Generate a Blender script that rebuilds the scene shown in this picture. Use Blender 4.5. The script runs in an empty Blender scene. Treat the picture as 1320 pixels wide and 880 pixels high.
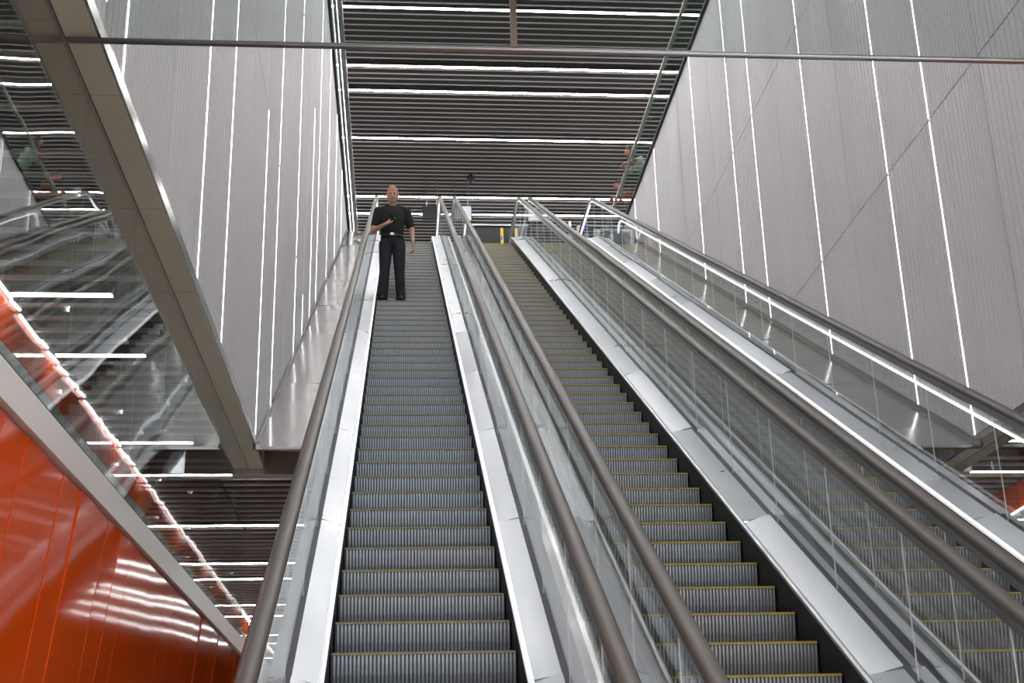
import bpy, bmesh, math, random
from mathutils import Vector, Matrix
random.seed(7)
sc = bpy.context.scene
COL = sc.collection
R = math.radians

# ------------------------------------------------------------------ camera
EYE = 1.6
yaw, pit, rol = R(5.0585), R(19.7281), R(-1.4795)
cam_d = bpy.data.cameras.new('camera')
cam_d.sensor_width = 36.0
cam_d.lens = 36.0 * 1713.66 / 1320.0
cam_d.clip_end = 200
cam = bpy.data.objects.new('camera', cam_d)
COL.objects.link(cam)
fwd = Vector((math.sin(yaw) * math.cos(pit), math.cos(yaw) * math.cos(pit), math.sin(pit)))
rgt = Vector((math.cos(yaw), -math.sin(yaw), 0))
up = rgt.cross(fwd)
r2 = rgt * math.cos(rol) + up * math.sin(rol)
u2 = -rgt * math.sin(rol) + up * math.cos(rol)
m = Matrix((r2, u2, -fwd)).transposed().to_4x4()
m.translation = Vector((0, 0, EYE))
cam.matrix_world = m
sc.camera = cam

# ------------------------------------------------------------------ world, exposure
w = bpy.data.worlds.new('station_air')
sc.world = w
w.use_nodes = True
w.node_tree.nodes['Background'].inputs[0].default_value = (0.80, 0.84, 0.90, 1)
w.node_tree.nodes['Background'].inputs[1].default_value = 0.95
sc.view_settings.view_transform = 'Standard'
sc.view_settings.look = 'None'
sc.view_settings.gamma = 1.0
sc.view_settings.use_curve_mapping = False
sc.view_settings.exposure = 0.55
sc.cycles.use_denoising = True
sc.cycles.max_bounces = 10
sc.cycles.transparent_max_bounces = 40
sc.cycles.glossy_bounces = 5
sc.cycles.sample_clamp_indirect = 6.0
sc.cycles.caustics_reflective = True

E_CEIL, E_WALL, E_LOW, E_TRIM = 30.0, 3.5, 15.0, 1.0   # strengths of the ceiling, wall, lower ceiling and trim strips

# ------------------------------------------------------------------ materials
MATS = {}
def base_mat(name):
    mt = bpy.data.materials.new(name)
    mt.use_nodes = True
    MATS[name] = mt
    return mt, mt.node_tree.nodes, mt.node_tree.links, mt.node_tree.nodes['Principled BSDF']

def mat(name, col, rough=.5, metal=0., noise=None, bump=None, spec=None, coat=None, rvar=None, aniso=None):
    """noise = (scale xyz, amount) colour variation; bump = (scale xyz, strength, distance)"""
    mt, N, L, b = base_mat(name)
    b.inputs['Base Color'].default_value = (*col, 1)
    b.inputs['Roughness'].default_value = rough
    b.inputs['Metallic'].default_value = metal
    if spec is not None: b.inputs['Specular IOR Level'].default_value = spec
    if coat is not None:
        b.inputs['Coat Weight'].default_value = coat; b.inputs['Coat Roughness'].default_value = .05
    if aniso is not None: b.inputs['Anisotropic'].default_value = aniso
    tc = N.new('ShaderNodeNewGeometry')
    def nz(scale, detail=3):
        mp = N.new('ShaderNodeMapping'); mp.inputs['Scale'].default_value = scale
        L.new(tc.outputs['Position'], mp.inputs['Vector'])
        n = N.new('ShaderNodeTexNoise'); n.inputs['Scale'].default_value = 1.0; n.inputs['Detail'].default_value = detail
        L.new(mp.outputs['Vector'], n.inputs['Vector'])
        return n
    if noise:
        n = nz(noise[0])
        mx = N.new('ShaderNodeMix'); mx.data_type = 'RGBA'
        a = noise[1]
        mx.inputs['A'].default_value = (*[c * (1 - a) for c in col], 1)
        mx.inputs['B'].default_value = (*[min(1, c * (1 + a)) for c in col], 1)
        L.new(n.outputs['Fac'], mx.inputs['Factor'])
        L.new(mx.outputs['Result'], b.inputs['Base Color'])
    if rvar:
        n = nz(rvar[0])
        mr = N.new('ShaderNodeMapRange')
        mr.inputs['From Min'].default_value = .3; mr.inputs['From Max'].default_value = .7
        mr.inputs['To Min'].default_value = rvar[1]; mr.inputs['To Max'].default_value = rvar[2]
        L.new(n.outputs['Fac'], mr.inputs['Value']); L.new(mr.outputs['Result'], b.inputs['Roughness'])
    if bump:
        n = nz(bump[0])
        bp = N.new('ShaderNodeBump'); bp.inputs['Strength'].default_value = bump[1]; bp.inputs['Distance'].default_value = bump[2]
        L.new(n.outputs['Fac'], bp.inputs['Height']); L.new(bp.outputs['Normal'], b.inputs['Normal'])
    return mt

def emis(name, col, s):
    mt, N, L, b = base_mat(name)
    b.inputs['Base Color'].default_value = (.8, .8, .8, 1)
    b.inputs['Emission Color'].default_value = (*col, 1)
    b.inputs['Emission Strength'].default_value = s
    return mt

def glass(name, tint, f0=.05, gain=.9, rough=.0, wave=None):
    mt, N, L, b = base_mat(name)
    N.remove(b)
    out = N['Material Output']
    lw = N.new('ShaderNodeLayerWeight'); lw.inputs['Blend'].default_value = .5
    pw = N.new('ShaderNodeMath'); pw.operation = 'POWER'; pw.inputs[1].default_value = 5
    L.new(lw.outputs['Facing'], pw.inputs[0])
    ma = N.new('ShaderNodeMath'); ma.operation = 'MULTIPLY_ADD'; ma.inputs[1].default_value = gain; ma.inputs[2].default_value = f0
    L.new(pw.outputs[0], ma.inputs[0])
    tr = N.new('ShaderNodeBsdfTransparent'); tr.inputs[0].default_value = (*tint, 1)
    gl = N.new('ShaderNodeBsdfGlossy'); gl.inputs['Roughness'].default_value = rough; gl.inputs['Color'].default_value = (.95, .97, .97, 1)
    if wave:
        g = N.new('ShaderNodeNewGeometry')
        mp = N.new('ShaderNodeMapping'); mp.inputs['Scale'].default_value = wave[0]
        L.new(g.outputs['Position'], mp.inputs['Vector'])
        n = N.new('ShaderNodeTexNoise'); n.inputs['Scale'].default_value = 1; n.inputs['Detail'].default_value = 1
        L.new(mp.outputs['Vector'], n.inputs['Vector'])
        bp = N.new('ShaderNodeBump'); bp.inputs['Strength'].default_value = wave[1]; bp.inputs['Distance'].default_value = wave[2]
        L.new(n.outputs['Fac'], bp.inputs['Height']); L.new(bp.outputs['Normal'], gl.inputs['Normal'])
    mx = N.new('ShaderNodeMixShader')
    L.new(ma.outputs[0], mx.inputs[0]); L.new(tr.outputs[0], mx.inputs[1]); L.new(gl.outputs[0], mx.inputs[2])
    L.new(mx.outputs[0], out.inputs['Surface'])
    return mt

M_PANEL = mat('ribbed_panel_metal', (.79, .755, .765), .55, .05, noise=((.6, .9, .25), .10))
M_PBACK = mat('slot_backing', (.06, .06, .06), .7)
M_SLAT = mat('ceiling_slat_metal', (.55, .51, .49), .5, .2)
M_CBACK = mat('ceiling_void', (.040, .033, .032), .8)
M_LBACK = mat('lower_ceiling_void', (.040, .032, .028), .8)
M_CEIL_L = emis('ceiling_light_diffuser', (1, .985, .97), E_CEIL)
M_WALL_L = emis('wall_light_diffuser', (1, 1, 1), E_WALL)
M_LOW_L = emis('lower_light_diffuser', (1, .99, .97), E_LOW)
M_COVE_L = emis('cove_light_diffuser', (1, 1, 1), 2.2)
M_TRUSS = mat('dark_truss_cladding', (.03, .03, .032), .3)
M_TRIM_L = emis('trim_light_diffuser', (.97, .99, 1), E_TRIM)
M_STEEL = mat('brushed_steel', (.58, .605, .65), .3, 1., rvar=((1.2, 1.2, 1.2), .27, .40))
M_STEELW = mat('rolled_steel', (.56, .545, .53), .2, 1., rvar=((1.5, 2, 2), .11, .24), bump=((2.2, 1.4, 1.4), .07, .02))
M_STEELD = mat('dark_satin_steel', (.30, .30, .31), .3, 1.)
M_BRIGHT = mat('polished_trim', (.66, .68, .70), .38, 1.)
M_CHROME_GLOW = mat('chrome_trim_glow', (.97, .975, .985), .3, 1.)
M_CHROME_GLOW.node_tree.nodes['Principled BSDF'].inputs['Emission Color'].default_value = (.96, .98, 1, 1)
M_CHROME_GLOW.node_tree.nodes['Principled BSDF'].inputs['Emission Strength'].default_value = .42   # glow put in to imitate a white highlight along the trim
M_GEDGE = mat('glass_edge', (.90, .93, .92), .25)
M_SKIRT = mat('black_skirt', (.008, .008, .009), .5)
M_GASKET = mat('grey_rubber_gasket', (.09, .095, .105), .5)
M_RUBBER = mat('brown_grey_rubber', (.105, .088, .078), .42, 0, noise=((2, 2, 2), .10))
M_GUIDE = mat('handrail_guide_steel', (.45, .45, .46), .35, 1.)
M_STEP = mat('step_aluminium', (.50, .535, .59), .42, .7, noise=((6, 6, 6), .12))
M_STEPW = mat('step_aluminium_warm', (.46, .47, .485), .42, .7, noise=((6, 6, 6), .12))
M_STEPG = mat('step_groove_grey', (.19, .20, .215), .5, .4)
M_STEPD = mat('step_side_dark', (.03, .03, .032), .5)
M_YEL = mat('yellow_nosing', (.50, .36, .055), .5, noise=((30, 8, 8), .25))
M_YELF = mat('worn_yellow_nosing', (.40, .34, .16), .5, noise=((30, 8, 8), .3))
M_BRASS = mat('bronze_soffit', (.78, .69, .54), .32, .45, noise=((.8, .7, .8), .16))
M_BRASS2 = mat('bronze_soffit_outer', (.47, .39, .31), .3, .6, noise=((.8, .7, .8), .16))
M_DARK = mat('dark_joint', (.015, .014, .013), .6)
M_ORANGE = mat('orange_glazed_tile', (.84, .095, .005), .065, 0, noise=((.5, .6, .9), .12), spec=.22, bump=((1.5, 3.4, .8), .025, .02))
M_COPING = mat('satin_grey_coping', (.92, .875, .84), .42, .1, noise=((.5, .8, .5), .08))
M_MESH = mat('grey_green_mesh', (.30, .34, .32), .5, .4, bump=((60, 60, 60), .5, .01))
M_GL = glass('clear_balustrade_glass', (.972, .982, .979), .045, .75)
M_GLP = glass('partition_glass', (.95, .965, .958), .07, 1.0, wave=((.5, .9, .7), .12, .03))
M_GLS = glass('smoke_screen_glass', (.85, .885, .87), .04, .6)
M_GLU = glass('green_balustrade_glass', (.84, .92, .90), .05, .6)
M_BLACK = mat('matt_black', (.012, .012, .013), .5)
M_FLOOR = mat('grey_stone_floor', (.58, .56, .54), .35, 0, noise=((1, 1, 1), .15))
M_CONC = mat('plain_plaster', (.42, .41, .40), .7)
M_GOLD = mat('brass_post', (.62, .44, .16), .3, .9)
M_YPOST = mat('yellow_paint', (.75, .47, .06), .45)
M_WHITE = mat('white_paint', (.78, .77, .75), .45)
M_BLUE = mat('blue_paint', (.05, .06, .30), .5)
M_PINK = mat('pale_pink_paint', (.62, .50, .46), .5)
M_SCREEN = emis('screen_glow', (.10, .16, .32), .35)
M_SCREENW = emis('screen_white', (.75, .85, 1), .7)
M_SKIN = mat('skin', (.52, .27, .19), .5)
M_SKIN2 = mat('skin_tan', (.36, .15, .095), .5)
M_SHIRT = mat('black_cotton', (.010, .010, .011), .85)
M_JEANS = mat('dark_navy_denim', (.016, .018, .026), .85)
M_SHOE = mat('black_leather', (.012, .012, .012), .35)
M_HAIR = mat('black_hair', (.01, .009, .008), .5)
M_STUB = mat('grey_stubble', (.36, .26, .22), .7)
M_LIP = mat('lip', (.40, .14, .11), .5)
M_EYE = mat('eye_dark', (.03, .02, .02), .3)
M_MINT = mat('pale_green_cotton', (.50, .56, .46), .85)
M_RUST = mat('rust_cotton', (.34, .09, .05), .85)
M_NAVY = mat('dark_cotton', (.03, .03, .04), .85)

# ------------------------------------------------------------------ helpers
WL = {}
def link(o, parent=None):
    COL.objects.link(o)
    if parent is not None: o.parent = parent
    return o

def tag(o, label=None, cat=None, group=None, kind=None):
    if label: o['label'] = label
    if cat: o['category'] = cat
    if group: o['group'] = group
    if kind: o['kind'] = kind
    return o

def empty(name, loc, label=None, cat=None, group=None):
    o = bpy.data.objects.new(name, None)
    o.empty_display_size = .2
    o.location = loc
    link(o)
    WL[o] = Vector(loc)
    return tag(o, label, cat, group)

def mk(name, verts, faces, mt, parent=None, smooth=False, mats=None, fmat=None):
    """verts in world coordinates; the origin goes to the base centre of the mesh"""
    xs = [v[0] for v in verts]; ys = [v[1] for v in verts]; zs = [v[2] for v in verts]
    org = Vector(((min(xs) + max(xs)) / 2, (min(ys) + max(ys)) / 2, min(zs)))
    me = bpy.data.meshes.new(name)
    me.from_pydata([tuple(Vector(v) - org) for v in verts], [], faces)
    for q in (mats or [mt]): me.materials.append(q)
    if fmat: me.polygons.foreach_set('material_index', fmat)
    if smooth: me.polygons.foreach_set('use_smooth', [True] * len(me.polygons))
    me.validate(); me.update()
    o = bpy.data.objects.new(name, me)
    link(o, parent)
    o.location = org - (WL[parent] if parent is not None else Vector((0, 0, 0)))
    WL[o] = org
    return o

def inst(name, me, loc, parent=None, rz=0):
    o = bpy.data.objects.new(name, me)
    link(o, parent)
    o.location = Vector(loc) - (WL[parent] if parent is not None else Vector((0, 0, 0)))
    if rz: o.rotation_euler.z = rz
    WL[o] = Vector(loc)
    return o

def meshdata(name, verts, faces, mt, mats=None, fmat=None, smooth=False):
    me = bpy.data.meshes.new(name)
    me.from_pydata(verts, [], faces)
    for q in (mats or [mt]): me.materials.append(q)
    if fmat: me.polygons.foreach_set('material_index', fmat)
    if smooth: me.polygons.foreach_set('use_smooth', [True] * len(me.polygons))
    me.validate(); me.update()
    return me

def boxv(x0, x1, y0, y1, z0, z1):
    v = [(x0, y0, z0), (x1, y0, z0), (x1, y1, z0), (x0, y1, z0), (x0, y0, z1), (x1, y0, z1), (x1, y1, z1), (x0, y1, z1)]
    f = [(3, 2, 1, 0), (4, 5, 6, 7), (0, 1, 5, 4), (1, 2, 6, 5), (2, 3, 7, 6), (3, 0, 4, 7)]
    return v, f

def join(*ms):
    V, F = [], []
    for v, f in ms:
        k = len(V); V += list(v); F += [tuple(i + k for i in q) for q in f]
    return V, F

def bevbox(x0, x1, y0, y1, z0, z1, b):
    bm = bmesh.new()
    v, f = boxv(x0, x1, y0, y1, z0, z1)
    bv = [bm.verts.new(p) for p in v]
    for q in f: bm.faces.new([bv[i] for i in q])
    bmesh.ops.bevel(bm, geom=bm.edges[:], offset=b, segments=2, profile=.5, affect='EDGES')
    bm.verts.index_update()
    V = [tuple(p.co) for p in bm.verts]; F = [tuple(q.index for q in fc.verts) for fc in bm.faces]
    bm.free()
    return V, F

def box(name, x0, x1, y0, y1, z0, z1, mt, parent=None, b=0):
    v, f = bevbox(x0, x1, y0, y1, z0, z1, b) if b else boxv(x0, x1, y0, y1, z0, z1)
    return mk(name, v, f, mt, parent)

def cyl(p0, p1, r0, r1=None, n=12, caps=True):
    p0, p1 = Vector(p0), Vector(p1); r1 = r0 if r1 is None else r1
    d = (p1 - p0).normalized()
    a = d.orthogonal().normalized(); c = d.cross(a)
    V, F = [], []
    for p, r in ((p0, r0), (p1, r1)):
        for i in range(n):
            t = 2 * math.pi * i / n
            V.append(tuple(p + (a * math.cos(t) + c * math.sin(t)) * r))
    for i in range(n):
        j = (i + 1) % n
        F.append((i, j, n + j, n + i))
    if caps: F += [tuple(range(n))[::-1], tuple(range(n, 2 * n))]
    return V, F

def lathe(cx, cy, prof, n=20):
    V, F = [], []
    for r, z in prof:
        for i in range(n):
            t = 2 * math.pi * i / n
            V.append((cx + r * math.cos(t), cy + r * math.sin(t), z))
    for k in range(len(prof) - 1):
        for i in range(n):
            j = (i + 1) % n
            F.append((k * n + i, k * n + j, (k + 1) * n + j, (k + 1) * n + i))
    F += [tuple(range(n))[::-1], tuple(range((len(prof) - 1) * n, len(prof) * n))]
    return V, F

def sphere(c, rx, ry=None, rz=None, n=14, k=8):
    ry = rx if ry is None else ry; rz = rx if rz is None else rz
    V, F = [], []
    for a in range(1, k):
        ph = math.pi * a / k
        for i in range(n):
            t = 2 * math.pi * i / n
            V.append((c[0] + rx * math.sin(ph) * math.cos(t), c[1] + ry * math.sin(ph) * math.sin(t), c[2] + rz * math.cos(ph)))
    top = len(V); V.append((c[0], c[1], c[2] + rz)); bot = len(V); V.append((c[0], c[1], c[2] - rz))
    for i in range(n):
        j = (i + 1) % n
        F.append((top, i, j)); F.append((bot, (k - 2) * n + j, (k - 2) * n + i))
        for a in range(k - 2):
            F.append((a * n + i, (a + 1) * n + i, (a + 1) * n + j, a * n + j))
    return V, F

def sweep(path, prof, closed=True, caps=True):
    """path: list of (y, z); prof: list of (x, v) with v measured along the path normal (upwards)"""
    n = len(prof); V, F = [], []
    for i, (y, z) in enumerate(path):
        a = path[max(0, i - 1)]; c = path[min(len(path) - 1, i + 1)]
        ty, tz = c[0] - a[0], c[1] - a[1]; l = math.hypot(ty, tz); ty /= l; tz /= l
        for (x, v) in prof: V.append((x, y - tz * v, z + ty * v))
    for i in range(len(path) - 1):
        for j in range(n if closed else n - 1):
            k = (j + 1) % n
            F.append((i * n + j, i * n + k, (i + 1) * n + k, (i + 1) * n + j))
    if caps and closed:
        F += [tuple(range(n))[::-1], tuple(range((len(path) - 1) * n, len(path) * n))]
    return V, F

def structure(o):
    o['kind'] = 'structure'
    return o

# ------------------------------------------------------------------ the grid of the place
T = math.tan(R(30))
N0 = -3.643 + EYE                 # nosing plane: z = y * T + N0
MOD = 1.17                        # panel module
YG = lambda k: 11.17 + MOD * k
XL, XR = -1.25, 5.15              # faces of the shaft walls
ROWS = [4.69, 7.95, 11.30, 14.50] # panel rows
ZB = 4.69                         # soffit of the edge beams
ZLC = 4.80                        # lower ceiling
ZUF, ZUC = 14.15, 18.80           # upper floor, upper ceiling
K0, K1 = -7, 16                   # panel columns
YT = (ZUF - N0) / T               # where the incline meets the upper floor
YB = (0 - N0) / T
ZRT = 15.50                       # level handrails at the top

# ------------------------------------------------------------------ floors, far walls
structure(box('floor', -9, 13, -8, 45, -.2, 0, M_FLOOR))
structure(box('floor_upper_back', -9, 13, YT + .9, 46, ZUF - .35, ZUF, M_FLOOR))
structure(box('floor_upper_left', -9, XL - .28, -6, YT + .9, ZUF - .35, ZUF, M_FLOOR))
structure(box('floor_upper_right', XR + .28, 13, -6, YT + .9, ZUF - .35, ZUF, M_FLOOR))
structure(box('wall_back', -9, 13, 46, 46.3, ZUF, ZUC + .4, M_CONC))
structure(box('wall_lower_back', -9, 13, 45, 45.3, 0, ZLC + .4, M_CONC))

# ------------------------------------------------------------------ shaft walls of ribbed panels
def panel_mesh(nm, grooves, h, side):
    """grooves: list of positions (0..1) across the panel; face looks to +x for side = 1"""
    wd = MOD - .016; gw, gd = .015, .020
    pts = [(0, -.045), (0, 0)]
    for g in grooves:
        y = g * wd
        pts += [(y - gw / 2, 0), (y - gw * .25, -gd), (y + gw * .25, -gd), (y + gw / 2, 0)]
    pts += [(wd, 0), (wd, -.045)]
    V, F = [], []
    for z in (0, h - .014):
        for (y, d) in pts: V.append((d * side, y - wd / 2, z))
    n = len(pts)
    for i in range(n):
        j = (i + 1) % n
        F.append((i, j, n + j, n + i) if side > 0 else (j, i, n + i, n + j))
    F += [tuple(range(n)), tuple(range(n, 2 * n))]
    return meshdata(nm, V, F, M_PANEL)

def graded(n, p, flip):
    g = [((i + .5) / n) ** p for i in range(n)]
    return [1 - q for q in g][::-1] if flip else g
def kinds(): return [graded(17, 1.6, False), graded(17, 1.6, True), graded(20, 1, False), graded(12, 1, False)]

def shaft_wall(side, x, name, lit):
    s = 1 if side == 'left' else -1
    xb = x - s * .05
    wall = structure(box(name, min(xb, xb - s * .23), max(xb, xb - s * .23), YG(K0), YG(K1), 5.0, ROWS[3], M_PBACK))
    vs = kinds()
    for r in range(3):
        h = ROWS[r + 1] - ROWS[r]
        mesh = [panel_mesh('panel', g, h, s) for g in vs]
        short = [panel_mesh('panel', g, ROWS[1] - 5.0, s) for g in vs] if r == 0 else None
        for k in range(K0, K1):
            c = random.choice((0, 0, 1, 2, 2, 3))
            if r == 0 and k >= 1: inst('panel', short[c], (x, YG(k) + MOD / 2, 5.007), wall)
            else: inst('panel', mesh[c], (x, YG(k) + MOD / 2, ROWS[r] + .007), wall)
    return wall

WALLL = shaft_wall('left', XL, 'wall_left', None)
WALLR = shaft_wall('right', XR, 'wall_right', None)

def slot_light(side, k, rows, label):
    s = 1 if side == 'left' else -1
    x = XL if side == 'left' else XR
    y = YG(k)
    zlow = lambda r: 5.02 if (r == 0 and k >= 1) else ROWS[r] + .02
    z0, z1 = zlow(rows[0]), ROWS[rows[1] + 1] - .03
    t = empty('wall_light', (x - s * .02, y, z0), label, 'light', 'lit vertical slots of the ' + side + ' wall')
    xa, xb = sorted((x - s * .044, x - s * .03))
    box('housing', xa, xb, y - .011, y + .011, z0, z1, M_WHITE, t)
    for r in range(rows[0], rows[1] + 1):
        a, b = zlow(r), ROWS[r + 1] - .03
        xa, xb = sorted((x - s * .03, x + s * .004))
        box('diffuser', xa, xb, y - .0078, y + .0078, a, b, M_WALL_L, t)
right_lit = [0, 1, 3, 5, 6, 8, 11, 13]
ordn = ['nearest', 'second', 'third', 'fourth', 'fifth', 'sixth', 'seventh', 'eighth', 'ninth', 'tenth', 'eleventh', 'twelfth', 'thirteenth', 'fourteenth', 'fifteenth']
for i, k in enumerate(right_lit):
    slot_light('right', k, (0, 2), ordn[i] + ' white light slot up the right ribbed wall' if i == 0 else ordn[i] + ' nearest white light slot up the right ribbed wall')
left_lit = [(-5, (0, 2)), (-3, (0, 2)), (-2, (0, 2)), (0, (0, 0)), (0, (2, 2)), (1, (0, 1)), (3, (0, 2)), (4, (0, 0)), (5, (0, 1)), (6, (1, 2)), (8, (0, 2)), (10, (1, 2)), (12, (0, 2))]
for i, (k, rw) in enumerate(left_lit):
    slot_light('left', k, rw, ('nearest' if i == 0 else ordn[i] + ' nearest') + ' white light slot in the left ribbed wall')

# ------------------------------------------------------------------ bronze edge beams under the walls
def edge_beam(side):
    s = 1 if side == 'left' else -1
    x = XL if side == 'left' else XR
    o = structure(box('trim_1' if s > 0 else 'trim_2', *sorted((x - s * .01, x - s * .29)), YG(K0), 12.1, ZB - .006, ZB + .018, M_DARK))
    for j, (a, b, mt) in enumerate(((.0, .132, M_BRASS), (.148, .285, M_BRASS2))):
        for k in range(K0, 1):
            y0 = YG(k) + (MOD * .5 if j else 0); y1 = min(y0 + MOD - .008, 12.08)
            box('soffit_panel', *sorted((x - s * a, x - s * b)), y0, y1, ZB - .02, ZB - .006, mt, o)
    box('edge_trim', *sorted((x, x + s * .012)), YG(K0), 11.6, ZB - .02, ZB + .05, M_STEELW, o)
    # cross beam where the lower ceiling starts again
    return o
BEAML = edge_beam('left'); BEAMR = edge_beam('right')
structure(box('trim_3', -1.54, -.80, 12.0, 12.16, 4.62, 4.86, M_BRASS2))
structure(box('trim_4', 4.95, 5.45, 12.0, 12.16, 4.62, 4.86, M_BRASS2))

# ------------------------------------------------------------------ lower level: orange tile walls, coping, glass partition
def lower_wall(side):
    s = 1 if side == 'left' else -1
    x = (XL if side == 'left' else XR) - s * .14
    LEAN = .11
    v, f = boxv(*sorted((x - s * .014, x - s * .10)), 1.5, 12.1, 0, 2.98)
    v = [(a - s * LEAN * (2.98 - c), b, c) for a, b, c in v]
    wall = structure(mk('wall_lower_' + side, v, f, M_DARK))
    tw = MOD / 4
    me = {}
    n = 0
    y = YG(-8) + tw
    while y < 12.05:
        v, f = bevbox(-.012, .012, -tw / 2 + .002, tw / 2 - .002, 0, 2.97, .002)
        v = [(a - s * LEAN * (2.97 - c), b, c) for a, b, c in v]
        if n % 6 not in me: me[n % 6] = meshdata('tile', v, f, M_ORANGE)
        o = inst('tile', me[n % 6], (x, y, .01), wall)
        o.rotation_euler = (0, random.uniform(-.002, .002), random.uniform(-.006, .006))
        y += tw; n += 1
    g = empty('glass_partition', (x, 6.8, 2.99),
              'clear glass partition on a grey coping above the ' + ('left' if s > 0 else 'right') + ' orange tiled wall', 'partition')
    v, f = sweep([(1.5, 2.99), (12.1, 2.99)], [(x - s * .06, 0), (x + s * .035, 0), (x + s * .035, .13), (x + s * .02, .15), (x - s * .06, .15)])
    mk('coping', v, f, M_COPING, g)
    box('gasket', *sorted((x - s * .012, x + s * .012)), 1.5, 12.1, 3.14, 3.155, M_DARK, g)
    for k in range(-8, 1):
        y0, y1 = YG(k) + .004, min(YG(k + 1) - .004, 12.0)
        box('pane', x - .006, x + .006, y0, y1, 3.155, ZB - .021, M_GLP, g)
    return wall
lower_wall('left'); lower_wall('right')

# ------------------------------------------------------------------ lower ceiling: slats, light lines, the rooms beyond the partitions
XLO, XRO = -2.5, 6.45
low = structure(box('ceiling_lower_left', XLO - .3, XL - .30, 1.5, 12.1, ZLC + .10, ZLC + .16, M_LBACK))
lowr = structure(box('ceiling_lower_right', XR + .30, XRO + .3, 1.5, 12.1, ZLC + .10, ZLC + .16, M_LBACK))
lowf = structure(box('ceiling_lower_far_left', XLO - .3, -.98, 12.17, 15.6, ZLC + .10, ZLC + .16, M_LBACK))
lowfr = structure(box('ceiling_lower_far_right', 5.0, XRO + .3, 12.17, 15.6, ZLC + .10, ZLC + .16, M_LBACK))
lowm = structure(box('ceiling_lower_middle', -.97, 4.99, 13.3, 15.6, ZLC + .10, ZLC + .16, M_LBACK))
lowb = structure(box('ceiling_lower_back', XLO - .3, XRO + .3, 15.6, 45, ZLC + .10, ZLC + .16, M_LBACK))
lown = structure(box('ceiling_concourse', -9, 13, -8, 4.7, ZLC + .10, ZLC + .3, M_CONC))
P5 = MOD / 5
low_lit = [(-3, 'short'), (-2, 'short'), (0, 'short'), (1, 'long'), (3, 'long'), (5, 'long'), (6, 'long'), (8, 'long'), (9, 'long'), (11, 'long'), (12, 'long'), (14, 'long'), (16, 'long')]
lit_y = {round(YG(k) + .37, 3) for k, _ in low_lit}
def slat_run(parent, xa, xb, y0, y1, mt=M_SLAT, z=ZLC, wd=.034, ht=.024):
    v, f = boxv(xa, xb, -wd / 2, wd / 2, 0, ht)
    me = meshdata('slat', v, f, mt)
    k = math.ceil((y0 - YG(0) - .37) / P5)
    while YG(0) + .37 + k * P5 < y1:
        y = YG(0) + .37 + k * P5
        if k % 5 or round(YG(k // 5) + .37, 3) not in lit_y:
            inst('slat', me, (0, y, z), parent)
        k += 1
slat_run(low, XLO, XL - .31, 3.4, 11.95)
slat_run(lowr, XR + .31, XRO, 6.5, 11.95)
slat_run(lowf, XLO, -1.0, 12.2, 15.6)
slat_run(lowfr, 5.02, XRO, 12.2, 15.6)
slat_run(lowm, -.97, 4.99, 13.35, 15.6)
slat_run(lowb, XLO, XRO, 15.6, 34)
def strip(name, x0, x1, y, z, wd, ht, mt, label, group):
    t = empty(name, ((x0 + x1) / 2, y, z), label, 'light', group)
    box('housing', x0, x1, y - wd / 2 - .006, y + wd / 2 + .006, z + .006, z + ht + .03, M_STEELD, t)
    box('diffuser', x0 + .003, x1 - .003, y - wd / 2, y + wd / 2, z, z + .006, mt, t)
    return t
for i, (k, ln) in enumerate(low_lit):
    x1 = XL - .58 if ln == 'short' else (-1.0 if k < 2 else XRO - .04)
    strip('ceiling_light', XLO + .04, x1, YG(k) + .37, ZLC - .012, .05, .04, M_LOW_L,
          ('nearest' if i == 0 else ordn[i] + ' nearest') + ' light line of the lower ceiling beyond the left glass', 'light lines of the left lower ceiling')
for i in range(7):  # unseen lamps added to brighten the lower hall
    strip('ceiling_light', -6, 10, -6.5 + i * 1.75, ZLC + .03, .08, .06, M_LOW_L, ordn[i] + ' unseen light line added to the concourse ceiling, counted from the back, behind the viewer', 'unseen light lines added to the concourse ceiling')
for i, k in enumerate((0, 1)):
    strip('ceiling_light', 5.46 if k < 1 else 5.05, XRO - .04, YG(k) + .37, ZLC - .012, .05, .04, M_LOW_L,
          ('nearest' if i == 0 else ordn[i] + ' nearest') + ' light line of the lower ceiling at the far right', 'light lines of the right lower ceiling')
# room walls beyond the partitions with an orange band, a light strip and grey mesh below
for side, x, s in (('left', XLO, 1), ('right', XRO, -1)):
    wv = structure(box('wall_room_' + side, *sorted((x - s * .02, x - s * .22)), 1.5, 45, 0, ZLC + .1, M_CONC))
    for i in range(14):
        y0 = 1.5 + i * 2.34
        box('mesh_panel', *sorted((x - s * .02, x)), y0, y0 + 2.33, 3.6, 4.50, M_MESH, wv)
        o = box('orange_panel', *sorted((x - s * .02, x + s * .004)), y0, y0 + 2.33, 4.505, 4.79, M_ORANGE, wv)
    t = empty('cove_light', (x + s * .03, 17, ZLC - .03),
              'uneven white strip of light along the orange band beyond the ' + side + ' glass', 'light')
    y = 3.0 if side == 'left' else 6.0
    while y < 32:
        d = random.uniform(.16, .34)
        dz0, dz1 = (random.uniform(-.02, .02) for _ in range(2))  # heights jittered to imitate a rippled reflection of the strip
        zc = ZLC - .02 if side == 'left' else 4.50
        v, f = boxv(*sorted((x + s * .012, x + s * .03)), y, y + d - .006, zc - .008, zc + .008)
        v = [(a, b, c + (dz0 if b < y + .01 else dz1)) for a, b, c in v]
        mk('lamp', v, f, M_COVE_L, t)
        y += d

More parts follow.
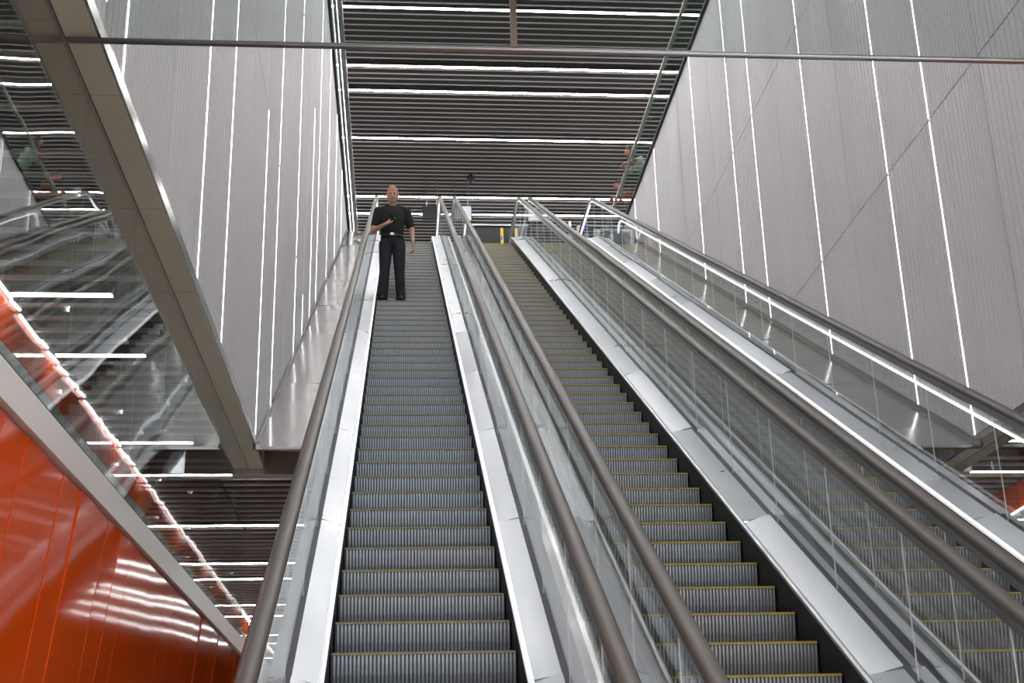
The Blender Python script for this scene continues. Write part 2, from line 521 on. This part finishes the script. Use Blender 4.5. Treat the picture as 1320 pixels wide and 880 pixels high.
# ------------------------------------------------------------------ glass smoke screen across the near end of the shaft
YS = 4.85
sm = empty('smoke_screen', (2, YS, 4.60), 'hanging glass smoke screen with a thin steel bottom bar across the shaft', 'screen')
v, f = cyl((-1.375, YS, 4.655), (5.27, YS, 4.655), .0135, n=14)
mk('bottom_bar', v, f, M_GUIDE, sm, smooth=True)
xm = .47
for a, b in ((-1.23, xm - .012), (xm + .012, 2.75), (2.77, 5.13)):
    box('pane', a, b, YS - .005, YS + .005, 4.67, 6.6, M_GLS, sm)
box('mullion', xm - .013, xm + .013, YS - .02, YS + .02, 4.66, 6.6, mat('mullion_brown', (.30, .22, .19), .4, .5), sm)

# ------------------------------------------------------------------ upper ceiling: slats and light lines
up_c = structure(box('ceiling', -9, 13, -6, 46, ZUC + .12, ZUC + .2, M_CBACK))
up_lit = [-3.5, -1.1, 1.2, 3.6, 5.9, 8.2, 10.6, 13.0, 15.3, 17.7, 20.0, 22.3, 23.6, 25.64, 28.1, 29.26, 31.72, 35.26, 36.42, 38.8, 41.1]
sy = 24.3
v, f = boxv(-7, 11, -.016, .016, 0, .022)
slat_me = meshdata('slat', v, f, M_SLAT)
while sy < 42:
    if all(abs(sy - q) > .115 for q in up_lit): inst('slat', slat_me, (0, sy, ZUC), up_c)
    sy += .2337
vis = 0
for q in up_lit:
    lab = 'light line of the upper slatted ceiling' + (' over the foot of the shaft, out of view' if q < 25 else '')
    if q >= 25:
        vis += 1
        lab = ('nearest' if vis == 1 else ordn[vis - 1] + ' nearest') + ' bright light line across the upper slatted ceiling'
    else:  # unseen strips over the shaft, added for more soft fill
        lab = ordn[up_lit.index(q)] + ' unseen light line added to the upper ceiling, counted from behind the viewer'
    strip('ceiling_light', -7 if q < 25 else -1.8, 11, q, ZUC - .03, .066, .06, M_CEIL_L, lab, 'light lines of the upper ceiling')

# ------------------------------------------------------------------ escalators
def curve(h, ztop, zbot, y0, y1, n=8):
    """offset of the nosing plane by h with level ends and rounded bends; returns (y, z) points"""
    ya, yb = (zbot - N0 - h) / T, (ztop - N0 - h) / T
    def bend(yc, zc, d, into):
        out = []
        for i in range(n + 1):
            t = i / n
            if into: p0, p1, p2 = (yc - d, zc), (yc, zc), (yc + d * math.cos(R(30)), zc + d * .5)
            else: p0, p1, p2 = (yc - d * math.cos(R(30)), zc - d * .5), (yc, zc), (yc + d, zc)
            out.append(tuple((1 - t) ** 2 * p0[q] + 2 * t * (1 - t) * p1[q] + t * t * p2[q] for q in (0, 1)))
        return out
    return [(y0, zbot)] + bend(ya, zbot, .7, True) + bend(yb, ztop, .45, False) + [(y1, ztop)]

def cut(path, y0, y1):
    """piece of a path between two y values"""
    def at(y):
        for (a, b), (c, d) in zip(path, path[1:]):
            if a <= y <= c: return (y, b + (d - b) * (y - a) / max(1e-9, c - a))
        return path[-1]
    return [at(y0)] + [p for p in path if y0 + 1e-4 < p[0] < y1 - 1e-4] + [at(y1)]

def step_mesh(nm, wd, mt, mty):
    """origin at the middle of the nosing edge; tread runs to +y, riser hangs below"""
    ribs = 46
    V, F, FM = [], [], []
    # riser profile (curved): (y, z) pairs
    rp = [(.004, -.006), (.010, -.06), (.022, -.12), (.040, -.18), (.062, -.236)]
    pitch = wd / ribs
    cols = []
    for i in range(ribs):
        x0 = -wd / 2 + i * pitch
        cols += [(x0, .016), (x0 + pitch * .42, .016), (x0 + pitch * .46, 0), (x0 + pitch * .96, 0)]
    cols.append((wd / 2, .016))
    for (x, d) in cols:
        for (y, z) in rp: V.append((x, y + d, z))
    n = len(rp)
    for i in range(len(cols) - 1):
        for j in range(n - 1):
            F.append((i * n + j, i * n + j + 1, (i + 1) * n + j + 1, (i + 1) * n + j)); FM.append(2 if i % 4 == 0 else 0)
    k = len(V)
    v, f = boxv(-wd / 2, wd / 2, .030, .40, -.035, 0)
    V += v; F += [tuple(q + k for q in g) for g in f]; FM += [1] * 6
    for sx in (-1, 1):
        k = len(V)
        v, f = boxv(*sorted((sx * wd / 2, sx * (wd / 2 + .004))), .02, .40, -.24, -.004)
        V += v; F += [tuple(q + k for q in g) for g in f]; FM += [1] * 6
    st = meshdata(nm, V, F, mt, [mt, M_STEPD, M_STEPG], FM)
    v, f = join(boxv(-wd / 2, wd / 2, -.004, .034, -.011, .003))
    ns = meshdata('nosing', v, f, mty)
    return st, ns

def escalator(idx, xs0, xs1, xg0, xg1, ph, mt_step, mt_yel, glow_edge, label, out0, out1):
    """xs: step edges; xg: glass planes; out0/out1: outer deck limits"""
    cx = (xs0 + xs1) / 2
    e = empty('escalator', (cx, 3.5, 0), label, 'escalator', 'escalators side by side')
    wd = xs1 - xs0
    st, ns = step_mesh('step', wd, mt_step, mt_yel)
    base = curve(0, ZUF, 0, 1.0, 32)
    k = -4
    while True:
        y = ph + .4 * k
        if y > YT + .55: break
        z = cut(base, y, y + .01)[0][1]
        s_o = inst('step', st, (cx, y, z), e)
        n_o = inst('nosing', ns, (cx, y, z), s_o)
        k += 1
    # landing plate with comb
    box('landing_plate', xs0, xs1, YT + .62, YT + 2.9, ZUF - .02, ZUF + .008, M_STEELW, e)
    # truss under the steps
    tp = cut(curve(-.30, ZUF - .3, -.1, 1.0, 32), 2.6, YT + .8)
    v, f = sweep(tp, [(xg0 + .03, -.16), (xg1 - .03, -.16), (xg1 - .03, 0), (xg0 + .03, 0)])
    mk('truss', v, f, M_TRUSS, e)
    for s, xs, xg, xo in ((-1, xs0, xg0, out0), (1, xs1, xg1, out1)):
        L = lambda a: xs + (xg - xs) * a          # 0 at the steps, 1 at the glass
        skp = cut(curve(0, ZUF, 0, 1.0, 32), 2.6, YT + 1.6)
        x1 = xs + s * .012; x2 = xs + s * .026
        v, f = sweep(skp, [(min(x1, x2), -.26), (max(x1, x2), -.26), (max(x1, x2), .115), (min(x1, x2), .115)])
        mk('skirt_panel', v, f, M_SKIRT, e)
        # bright inner edge
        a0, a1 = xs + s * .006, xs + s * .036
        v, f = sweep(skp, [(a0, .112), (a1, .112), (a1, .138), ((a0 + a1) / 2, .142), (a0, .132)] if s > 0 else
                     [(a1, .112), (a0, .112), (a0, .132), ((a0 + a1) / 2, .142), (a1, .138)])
        mk('edge_trim', v, f, M_CHROME_GLOW if glow_edge[0 if s < 0 else 1] else M_BRIGHT, e)
        # inner deck in lengths, a dark glass channel, then a narrow strip outside the glass
        y = 2.6; ye = YT + 1.2
        full = curve(.06, ZUF + .06, .06, 1.0, 32)
        xi, xc0, xc1, xo1 = xs + s * .036, xg - s * .022, xg + s * .022, xg + s * .095
        while y < ye - .3:
            y2 = min(ye, y + 2.34)
            pth = cut(full, y + .002, y2 - .002)
            dv = random.uniform(-.011, .011)
            for nm, p, q, va, vb in (('inner_deck', xi, xc0, .075 + dv, .120 - dv), ('outer_strip', xc1, xo1, .120 - dv, .120 + dv)):
                pr = [(p, va), (q, vb), (q, vb - .012), (p, va - .012)]
                if s > 0: pr = pr[::-1]
                v, f = sweep(pth, pr)
                mk(nm, v, f, M_STEEL, e)
            y = y2
        pth = cut(full, 2.6, ye)
        pr = [(xc0, .116), (xc1, .116), (xc1, .06), (xc0, .06)]
        v, f = sweep(pth, pr[::-1] if s > 0 else pr); mk('glass_channel', v, f, M_GASKET, e)
        # domed end of the deck at the top
        zz = cut(full, ye, ye + .01)[0][1]
        v, f = bevbox(min(xs + s * .03, xg + s * .09), max(xs + s * .03, xg + s * .09), ye, ye + .30, zz - .06, zz + .12, .05)
        mk('deck_end', v, f, M_STEEL, e, smooth=True)
        # panes, guide and handrail
        zt = ZRT - .05
        lo = curve(.16, ZUF + .16, .16, 1.0, 32); hi = curve(1.03, zt, 1.0, 1.0, 32)
        j = -7
        while True:
            ya, yb = YG(j) - .58 + .002, YG(j + 1) - .58 - .002
            if ya > YT + 2.0: break
            yb = min(yb, YT + 2.45)
            A, B = cut(lo, ya, yb), cut(hi, ya, yb)
            poly = A + B[::-1]
            n = len(poly)
            V = [(xg - .003, p[0], p[1]) for p in poly] + [(xg + .003, p[0], p[1]) for p in poly]
            F = [tuple(range(n)), tuple(range(n, 2 * n))[::-1]] + [(q, n + q, n + (q + 1) % n, (q + 1) % n) for q in range(n)]
            mk('glass_pane', V, F, M_GL, e, mats=[M_GL, M_GEDGE], fmat=[0, 0] + [1 if abs(poly[q][0] - poly[(q + 1) % n][0]) < 1e-3 else 0 for q in range(n)])
            j += 1
        rp = curve(1.1, ZRT, 1.06, 2.2, YT + 2.5)
        # round the newels down at both ends
        ytop, ztop = rp[-1]; ybt, zbt = rp[0]
        nr = .36
        endt = [(ytop + nr * math.sin(t), ztop - nr + nr * math.cos(t)) for t in [math.pi * q / 10 for q in range(1, 11)]]
        endb = [(ybt - nr * math.sin(t), zbt - nr + nr * math.cos(t)) for t in [math.pi * q / 10 for q in range(10, 0, -1)]]
        rpp = endb + rp + endt
        hw = .044
        prof = [(xg + hw * c, v) for c, v in ((-.62, -.030), (-1, -.012), (-1, .012), (-.7, .030), (-.25, .036), (.25, .036), (.7, .030), (1, .012), (1, -.012), (.62, -.030))]
        v, f = sweep(rpp, prof); mk('handrail', v, f, M_RUBBER, e, smooth=True)
        v, f = sweep(rpp, [(xg - .022, -.075), (xg + .022, -.075), (xg + .022, -.028), (xg - .022, -.028)]); mk('handrail_guide', v, f, M_GUIDE, e)
        if (idx, s) in ((0, -1), (0, 1), (2, 1), (2, -1)):  # glowing strip added to imitate the bright reflection under the level handrail
            nw = .020 if (idx, s) != (2, -1) else .008
            lv = [(p[0], p[1] - .080) for p in cut(rp, YT + .62, YT + 2.5)]
            v, f = sweep(lv, [(xg - nw, -.008), (xg + nw, -.008), (xg + nw, 0), (xg - nw, 0)]); mk('newel_glow', v, f, M_TRIM_L, e)
        # outer deck
        if xo is not None:
            a, b = sorted((xg + s * .096, xo))
            ystart = 11.05 if idx in (0,) and s < 0 or idx == 2 and s > 0 else 2.6
            hh = .26 if ystart > 5 else .10
            full2 = curve(hh, ZUF + hh, hh, 1.0, 32)
            y = ystart
            while y < ye - .3:
                y2 = min(ye + .4, y + 2.34) if y + 2.34 < ye else ye + .4
                pth = cut(full2, y + .002, y2 - .002)
                dv = random.uniform(-.008, .008)
                v, f = sweep(pth, [(a, dv - .015), (b, -dv - .015), (b, -dv), (a, dv)])
                mk('outer_deck', v, f, M_STEELW, e)
                y = y2
            if ystart > 5:
                zz = cut(full2, ystart, ystart + .01)[0][1]
                v, f = join(boxv(a, b, ystart - .004, ystart + .02, 4.62, zz))
                mk('deck_end_plate', v, f, M_STEELW, e)
                v, f = sweep(cut(full2, ystart, ye), [(xo - .012, 0), (xo + .012, 0), (xo + .012, .05), (xo - .012, .05)])
                mk('wall_flashing', v, f, M_STEELD, e)
    return e

ESC = [
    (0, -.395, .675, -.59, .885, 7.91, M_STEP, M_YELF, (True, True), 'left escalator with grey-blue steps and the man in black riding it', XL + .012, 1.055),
    (1, 1.46, 2.50, 1.23, 2.755, 7.57, M_STEPW, M_YEL, (False, False), 'middle escalator with yellow-edged steps between the two others', 1.06, 2.875),
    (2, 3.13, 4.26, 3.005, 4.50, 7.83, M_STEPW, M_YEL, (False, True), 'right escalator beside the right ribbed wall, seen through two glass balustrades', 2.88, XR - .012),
]
escs = [escalator(*a) for a in ESC]
# light strip let into the outer balustrade of the right escalator
lp = cut(curve(.945, 15.2, .8, 1.0, 32), 6.0, 24.6)
lp = lp + [(24.75, lp[-1][1] + .05), (24.92, lp[-1][1] + .03), (25.0, lp[-1][1] - .10)]
v, f = sweep(lp, [(4.478, -.009), (4.492, -.009), (4.492, .009), (4.478, .009)])
mk('balustrade_light', v, f, M_TRIM_L, escs[2])

# ------------------------------------------------------------------ railings of the upper floor
def railing(side):
    s = 1 if side == 'left' else -1
    x = -1.22 if side == 'left' else 5.12
    g = empty('railing', (x, 16, ROWS[3]), ('steel railing with a light line along the upper left edge of the shaft' if s > 0 else
              'green glass railing on top of the right ribbed wall'), 'railing')
    y0, y1 = 2.0, 33.0
    if s > 0:
        box('handrail', -1.235, -1.085, y0, y1, 15.46, 15.56, M_STEELD, g, .012)
        box('light_line', -1.19, -1.176, y0, y1, 15.454, 15.46, M_WALL_L, g)
        box('base_shoe', -1.28, -1.20, y0, y1, ROWS[3], ROWS[3] + .10, M_DARK, g)
    else:
        box('handrail', 5.085, 5.145, y0, y1, 15.46, 15.52, mat('railing_steel', (.38, .36, .33), .4, .8), g, .012)
        box('base_shoe', 5.10, 5.20, y0, y1, ROWS[3], ROWS[3] + .06, M_DARK, g)
    y = YG(-7)
    while y < y1 - .3:
        xx = -1.225 if s > 0 else 5.135
        box('pane', xx - .006, xx + .006, y + .006, min(y1, y + 2 * MOD) - .006, ROWS[3] + .05, 15.46, M_GLU, g)
        y += 2 * MOD
railing('left'); railing('right')

# ------------------------------------------------------------------ things on the upper floor
def sign(x0, x1, y, z0, z1, label, screen):
    t = empty('hanging_sign', ((x0 + x1) / 2, y, z0), label, 'sign')
    box('case', x0, x1, y, y + .12, z0, z1, M_BLACK, t, .01)
    for q in (x0 + .12, x1 - .12):
        v, f = cyl((q, y + .06, z1), (q, y + .06, ZUC - .005), .012, n=8); mk('rod', v, f, M_STEELD, t)
    if screen:
        box('screen', x0 + .03, x1 - .03, y - .006, y, z0 + .03, z1 - .03, M_SCREEN, t)
        for i in range(3):
            zz = z0 + .09 + i * (z1 - z0 - .12) / 3
            box('text_line', x0 + .06 + .05 * i, x1 - .08 - .07 * ((i * 2) % 3), y - .009, y - .006, zz, zz + .035, M_SCREENW, t)
sign(.58, 1.10, 34.0, 17.50, 17.88, 'dark hanging sign left of the middle handrails', False)
sign(1.38, 1.98, 34.0, 17.42, 17.92, 'hanging display with a pale blue screen between the handrails', True)

t = empty('dome_camera', (1.94, 33.8, ZUC - .26), 'small black dome camera under the upper slatted ceiling', 'camera')
v, f = cyl((1.94, 33.8, ZUC - .10), (1.94, 33.8, ZUC), .05, n=12); mk('stem', v, f, M_BLACK, t)
v, f = cyl((1.94, 33.8, ZUC - .15), (1.94, 33.8, ZUC - .09), .12, n=16); mk('housing', v, f, M_BLACK, t)
v, f = sphere((1.94, 33.8, ZUC - .16), .10); mk('dome', v, f, M_BLACK, t, smooth=True)

k = empty('kiosk', (2.9, 36.0, ZUF), 'tall black kiosk behind the top of the middle escalator', 'kiosk')
box('body', 2.15, 3.75, 36.0, 37.0, ZUF, ZUF + 4.05, M_BLACK, k, .02)
box('roof_edge', 1.75, 3.85, 35.94, 37.06, ZUF + 4.05, ZUF + 4.09, M_STEEL, k)
box('door', 2.6, 3.4, 35.97, 36.0, ZUF + .02, ZUF + 2.2, M_TRUSS, k)
def bollard(x, y, h, r, mt, label):
    t = empty('bollard', (x, y, ZUF), label, 'bollard')
    v, f = lathe(x, y, [(r * 1.8, ZUF), (r * 1.8, ZUF + .03), (r, ZUF + .04), (r, ZUF + h - r), (r * .7, ZUF + h - .3 * r), (r * .2, ZUF + h)]); mk('post', v, f, mt, t, smooth=True)
    v, f = cyl((x, y, ZUF + h * .8), (x, y, ZUF + h * .86), r * 1.08, n=16); mk('band', v, f, M_STEELD, t)
bollard(2.57, 31.2, 1.8, .04, M_YPOST, 'yellow post at the top of the middle escalator')
bollard(4.20, 31.35, 2.0, .055, M_BLUE, 'blue post at the top of the right escalator')
def cone(x, y, h, r, mt, label):
    t = empty('tapered_marker', (x, y, ZUF), label, 'marker')
    v, f = lathe(x, y, [(r, ZUF + .03), (r * .82, ZUF + h * .3), (r * .45, ZUF + h * .8), (r * .3, ZUF + h)]); mk('cone', v, f, mt, t, smooth=True)
    box('foot', x - r * 1.15, x + r * 1.15, y - r * 1.15, y + r * 1.15, ZUF, ZUF + .03, M_BLACK, t)
    v, f = cyl((x, y, ZUF + h), (x, y, ZUF + h + .08), r * .32, n=12); mk('cap', v, f, M_BLACK, t)
cone(4.42, 31.75, 2.25, .12, M_WHITE, 'slim white tapered marker beside the blue post')
cone(4.90, 33.4, 2.9, .19, M_PINK, 'pale pink tapered marker behind the right escalator')
cone(5.45, 33.5, 2.8, .20, M_WHITE, 'broad white tapered marker near the right ribbed wall')

t = empty('notice_board', (3.5, 31.5, ZUF), 'low dark board in a steel frame behind the right escalator', 'board')
box('board', 3.02, 3.95, 31.5, 31.53, ZUF + .25, ZUF + 1.85, mat('board_blue_black', (.05, .055, .075), .25), t)
for q in (2.98, 3.5, 3.95):
    box('post', q, q + .04, 31.48, 31.55, ZUF, ZUF + 1.9, M_STEEL, t, .006)
box('rail', 2.98, 3.99, 31.47, 31.56, ZUF + 1.88, ZUF + 1.93, M_STEEL, t, .006)

# ------------------------------------------------------------------ people
def body(name, prims, mats, voxel, parent, yaw_=0):
    """prims: (tag, p0, r0, p1, r1[, sx, sy]) tapered capsules or ellipsoids; fused into one surface"""
    V, F = [], []
    for p in prims:
        if p[0] == 'ell':
            v, f = sphere(p[2], *p[3], n=18, k=12)
        else:
            _, tg, a, ra, b, rb = p[:6]
            v, f = join(cyl(a, b, ra, rb, n=16), sphere(a, ra, n=16, k=10), sphere(b, rb, n=16, k=10))
        k_ = len(V); V += v; F += [tuple(i + k_ for i in q) for q in f]
    me = bpy.data.meshes.new(name); me.from_pydata(V, [], F); me.update()
    tmp = bpy.data.objects.new(name + '_tmp', me); COL.objects.link(tmp)
    md = tmp.modifiers.new('fuse', 'REMESH'); md.mode = 'VOXEL'; md.voxel_size = voxel
    ms = tmp.modifiers.new('soft', 'SMOOTH'); ms.factor = .5; ms.iterations = 5
    dg = bpy.context.evaluated_depsgraph_get()
    me2 = bpy.data.meshes.new_from_object(tmp.evaluated_get(dg))
    bpy.data.objects.remove(tmp); bpy.data.meshes.remove(me)
    me2.materials.clear()
    names = list(mats)
    for n_ in names: me2.materials.append(mats[n_])
    idx = []
    for po in me2.polygons:
        c = po.center; best = (1e9, 0)
        for p in prims:
            if p[0] == 'ell':
                d = Vector(((c.x - p[2][0]) / p[3][0], (c.y - p[2][1]) / p[3][1], (c.z - p[2][2]) / p[3][2])).length
                dd = (d - 1) * min(p[3])
            else:
                a, b = Vector(p[2]), Vector(p[4]); ab = b - a
                t_ = max(0, min(1, (c - a).dot(ab) / max(1e-9, ab.length_squared)))
                dd = (c - a - ab * t_).length - (p[3] + (p[5] - p[3]) * t_)
            if dd < best[0]: best = (dd, names.index(p[1]))
        idx.append(best[1])
    me2.polygons.foreach_set('material_index', idx)
    me2.polygons.foreach_set('use_smooth', [True] * len(me2.polygons))
    o = bpy.data.objects.new(name, me2); link(o, parent)
    o.rotation_euler.z = yaw_
    return o

def hand(prims, wrist, d_f, d_up, d_side, sc_, curl, tagn='skin'):
    """palm and five bent fingers; d_f along the hand, d_up out of the back of the hand, d_side towards the thumb"""
    w_, f_, u_, s_ = Vector(wrist), Vector(d_f).normalized(), Vector(d_up).normalized(), Vector(d_side).normalized()
    for q in (-.026, -.009, .009, .026):
        prims.append(('cap', tagn, tuple(w_ + s_ * q * .6 * sc_), .017 * sc_, tuple(w_ + f_ * .085 * sc_ + s_ * q * sc_), .0135 * sc_))
    for q, ln in ((-.029, .058), (-.0095, .074), (.0105, .080), (.030, .072)):
        p = w_ + f_ * .088 * sc_ + s_ * q * sc_
        ang = 0
        for seg, (l_, r_) in enumerate(((.5, .0098), (.3, .0088), (.25, .0078))):
            ang += curl * (1.0 if seg else .6)
            dr = f_ * math.cos(ang) - u_ * math.sin(ang)
            p2 = p + dr * ln * l_ * sc_
            prims.append(('cap', tagn, tuple(p), r_ * sc_, tuple(p2), (r_ - .001) * sc_))
            p = p2
    p = w_ + f_ * .025 * sc_ + s_ * .028 * sc_
    for l_, r_, a in ((.045, .0135, .9), (.032, .011, .55), (.026, .0095, .3)):
        dr = f_ * math.cos(a) + s_ * math.sin(a) - u_ * .35
        p2 = p + dr.normalized() * l_ * sc_
        prims.append(('cap', tagn, tuple(p), r_ * sc_, tuple(p2), (r_ - .0015) * sc_)); p = p2

def man():
    """stands facing -y; local coordinates, metres of a 1.78 m man, scaled afterwards"""
    P = []
    sx = 1
    # legs: his left is +x in the picture
    for x, xf, y in ((-.10, -.135, .0), (.10, .135, .0)):
        P.append(('cap', 'jeans', (x, .01, .90), .108, (x * 1.12, -.01, .52), .084))
        P.append(('cap', 'jeans', (x * 1.12, -.01, .52), .082, (xf, .02, .11), .070))
        P.append(('cap', 'jeans', (xf, .02, .16), .072, (xf, .02, .085), .072))
        P.append(('cap', 'shoe', (xf, .05, .045), .042, (xf * 1.12, -.14, .035), .036))
        P.append(('ell', 'shoe', (xf * 1.06, -.07, .05), (.046, .11, .045)))
        P.append(('ell', 'jeans', (x * 1.0, .05, .90), (.105, .11, .13)))
    P.append(('ell', 'jeans', (0, .01, .97), (.175, .125, .11)))
    # torso
    P.append(('ell', 'shirt', (0, -.010, 1.13), (.180, .135, .20)))
    P.append(('ell', 'shirt', (0, -.010, 1.24), (.192, .137, .26)))
    P.append(('ell', 'shirt', (0, .0, 1.32), (.204, .128, .18)))
    P.append(('cap', 'shirt', (-.155, .015, 1.435), .070, (.155, .015, 1.435), .070))
    P.append(('cap', 'shirt', (-.07, .02, 1.475), .062, (.07, .02, 1.475), .062))
    P.append(('cap', 'skin', (0, .015, 1.46), .060, (.0, -.015, 1.58), .056))
    # his right arm (picture left), bent, phone in front of the chest
    sh, el, wr = (-.215, .02, 1.42), (-.290, -.01, 1.11), (-.105, -.225, 1.125)
    P.append(('cap', 'shirt', sh, .076, (-.262, .005, 1.22), .068))
    P.append(('cap', 'skin', (-.262, .005, 1.22), .048, el, .045))
    P.append(('cap', 'skin', el, .043, wr, .027))
    hand(P, wr, (.80, -.45, .18), (-.2, -.55, -.6), (.1, .5, .75), 1.05, .45)
    # his left arm, hanging, slightly forward
    sh, el, wr = (.215, .02, 1.42), (.300, .015, 1.13), (.315, -.075, .90)
    P.append(('cap', 'shirt', sh, .076, (.275, .02, 1.21), .068))
    P.append(('cap', 'skin', (.275, .02, 1.21), .048, el, .044))
    P.append(('cap', 'skin', el, .042, wr, .026))
    hand(P, wr, (.05, -.15, -1), (.9, 0, .1), (-.1, -1, .1), 1.05, .38)
    # head, tilted down
    def hd(x, y, z): 
        a = R(14); y2 = y * math.cos(a) - z * math.sin(a); z2 = z * math.cos(a) + y * math.sin(a)
        return (x, -.035 + y2, 1.655 + z2)
    P.append(('ell', 'skin', hd(0, .015, .055), (.083, .100, .095)))
    P.append(('ell', 'skin', hd(0, -.02, -.02), (.074, .083, .105)))
    P.append(('ell', 'stub', hd(0, -.045, -.085), (.056, .055, .045)))
    P.append(('cap', 'skin', hd(0, -.098, .015), .010, hd(0, -.122, -.028), .0165))
    P.append(('cap', 'skin', hd(-.045, -.088, .030), .010, hd(.045, -.088, .030), .010))
    P.append(('cap', 'lip', hd(-.018, -.098, -.062), .007, hd(.018, -.098, -.062), .007))
    for s in (-1, 1):
        P.append(('ell', 'skin', hd(s * .083, .015, .0), (.013, .022, .034)))
        P.append(('ell', 'eye', hd(s * .032, -.094, .012), (.013, .008, .006)))
        P.append(('ell', 'stub', hd(s * .05, -.02, -.065), (.024, .05, .04)))
    return P

MX, MY = -.155, 19.98
mz = cut(curve(0, ZUF, 0, 1.0, 32), MY, MY + .01)[0][1]
kk = math.floor((19.95 - 7.91) / .4)
ystep = 7.91 + .4 * kk
mz = ystep * T + N0
MY = ystep + .17
SM = 1.07
man_t = empty('person', (MX, MY, mz + .002), 'bald man in black t-shirt and dark trousers looking at his phone on the left escalator', 'person')
mo = body('body', man(), {'skin': M_SKIN, 'shirt': M_SHIRT, 'jeans': M_JEANS, 'shoe': M_SHOE, 'stub': M_STUB, 'lip': M_LIP, 'eye': M_EYE}, .0085, man_t)
man_t.scale = (SM, SM, SM * 1.09)
def kid(o):
    return o
def local_part(name, vf, mt, parent, smooth=False):
    me = meshdata(name, vf[0], vf[1], mt, smooth=smooth)
    o = bpy.data.objects.new(name, me); link(o, parent); return o
def ring(cx, cy, z0, z1, rx, ry, th, n=28):
    V, F = [], []
    for (k_, z) in ((0, z0), (0, z1), (1, z1), (1, z0)):
        for i in range(n):
            t_ = 2 * math.pi * i / n
            V.append((cx + (rx + th * k_) * math.cos(t_), cy + (ry + th * k_) * math.sin(t_), z))
    for a in range(4):
        b = (a + 1) % 4
        for i in range(n):
            j = (i + 1) % n
            F.append((a * n + i, a * n + j, b * n + j, b * n + i))
    return V, F
bl = local_part('belt', ring(0, 0, .995, 1.03, .168, .122, .012), M_SHOE, man_t)
local_part('buckle', bevbox(-.03, .03, -.146, -.130, .992, 1.034, .004), M_BRIGHT, man_t)
V, F = ring(0, 0, -.014, .014, .029, .029, .006)
mw = Matrix.Translation((.313, -.066, .925)) @ Matrix.Rotation(R(-20), 4, 'X')
local_part('watch', ([tuple(mw @ Vector(q)) for q in V], F), M_STEELD, man_t)
# the phone is held by the hand: a thing of its own
ph = empty('phone', (0, 0, 0), 'dark smartphone in the raised hand of the man in black', 'phone')
pm = Matrix.Translation((0, 0, 0)) @ Matrix.Rotation(R(-25), 4, 'Z') @ Matrix.Rotation(R(38), 4, 'X')
V, F = bevbox(-.036, .036, -.0045, .0045, -.075, .075, .003)
local_part('case', ([tuple(pm @ Vector(q)) for q in V], F), M_BLACK, ph)
V, F = boxv(-.033, .033, .0045, .0052, -.07, .07)
local_part('screen', ([tuple(pm @ Vector(q)) for q in V], F), M_SCREEN, ph)
ph.location = (MX + .0 * SM, MY - .305 * SM, mz + 1.185 * SM * 1.09)
ph.scale = (SM, SM, SM)

def leaner(top, hair_long, skin):
    """person on the upper floor leaning on the railing, facing -x; local coordinates"""
    P = []
    for y in (-.10, .10):
        P.append(('cap', 'low', (.02, y, .92), .095, (.0, y * 1.1, .50), .068))
        P.append(('cap', 'low', (.0, y * 1.1, .50), .066, (.04, y * 1.2, .10), .052))
        P.append(('cap', 'shoe', (.07, y * 1.2, .04), .040, (-.11, y * 1.25, .035), .034))
    P.append(('ell', 'low', (.02, 0, .97), (.13, .17, .12)))
    P.append(('ell', 'top', (-.04, 0, 1.12), (.135, .17, .15)))
    P.append(('ell', 'top', (-.14, 0, 1.27), (.135, .18, .15)))
    P.append(('cap', 'top', (-.22, -.14, 1.39), .070, (-.22, .14, 1.39), .070))
    P.append(('cap', 'skin', (-.25, 0, 1.42), .054, (-.32, 0, 1.51), .052))
    for s in (-1, 1):
        P.append(('cap', 'top', (-.23, s * .19, 1.38), .064, (-.33, s * .25, 1.31), .056))
        P.append(('cap', 'skin', (-.33, s * .25, 1.31), .044, (-.37, s * .27, 1.295), .042))
        P.append(('cap', 'skin', (-.37, s * .27, 1.295), .042, (-.52, s * .10, 1.30), .030))
        hand(P, (-.52, s * .10, 1.30), (-.45, -s * .85, -.1), (0, 0, 1), (-.7, s * .5, 0), 1.05, .4)
    h = (-.40, 0, 1.62)
    P.append(('ell', 'skin', h, (.092, .078, .115)))
    P.append(('cap', 'skin', (h[0] - .085, 0, h[2] + .005), .010, (h[0] - .108, 0, h[2] - .028), .015))
    P.append(('cap', 'lip', (h[0] - .082, -.016, h[2] - .06), .007, (h[0] - .082, .016, h[2] - .06), .007))
    for s in (-1, 1):
        P.append(('ell', 'eye', (h[0] - .083, s * .03, h[2] + .012), (.009, .012, .007)))
        P.append(('ell', 'skin', (h[0] + .01, s * .078, h[2] - .01), (.02, .012, .03)))
    P.append(('ell', 'hair', (h[0] + .020, 0, h[2] + .050), (.104, .094, .096)))
    if hair_long:
        for s in (-1, 1):
            P.append(('cap', 'hair', (h[0] + .07, s * .03, h[2]), .05, (h[0] + .10, s * .04, h[2] - .20), .04))
            P.append(('cap', 'hair', (h[0] + .01, s * .078, h[2] + .02), .026, (h[0] + .0, s * .09, h[2] - .20), .022))
    return P
for (x, y, a, top, long_, skin, label, zs) in (
        (5.64, 27.0, R(8), M_MINT, True, M_SKIN2, 'person with long black hair and pale green top leaning on the upper railing', 1.0),
        (5.64, 28.75, R(12), M_RUST, False, M_SKIN2, 'person with short dark hair in rust brown leaning over the upper railing', 1.0)):
    t = empty('person', (x, y, ZUF), label, 'person')
    body('body', leaner(top, long_, skin), {'skin': skin, 'top': top, 'low': M_NAVY, 'shoe': M_SHOE, 'hair': M_HAIR, 'lip': M_LIP, 'eye': M_EYE}, .012, t)
    t.rotation_euler.z = a
    t.scale = (1.1, 1.1, 1.1)
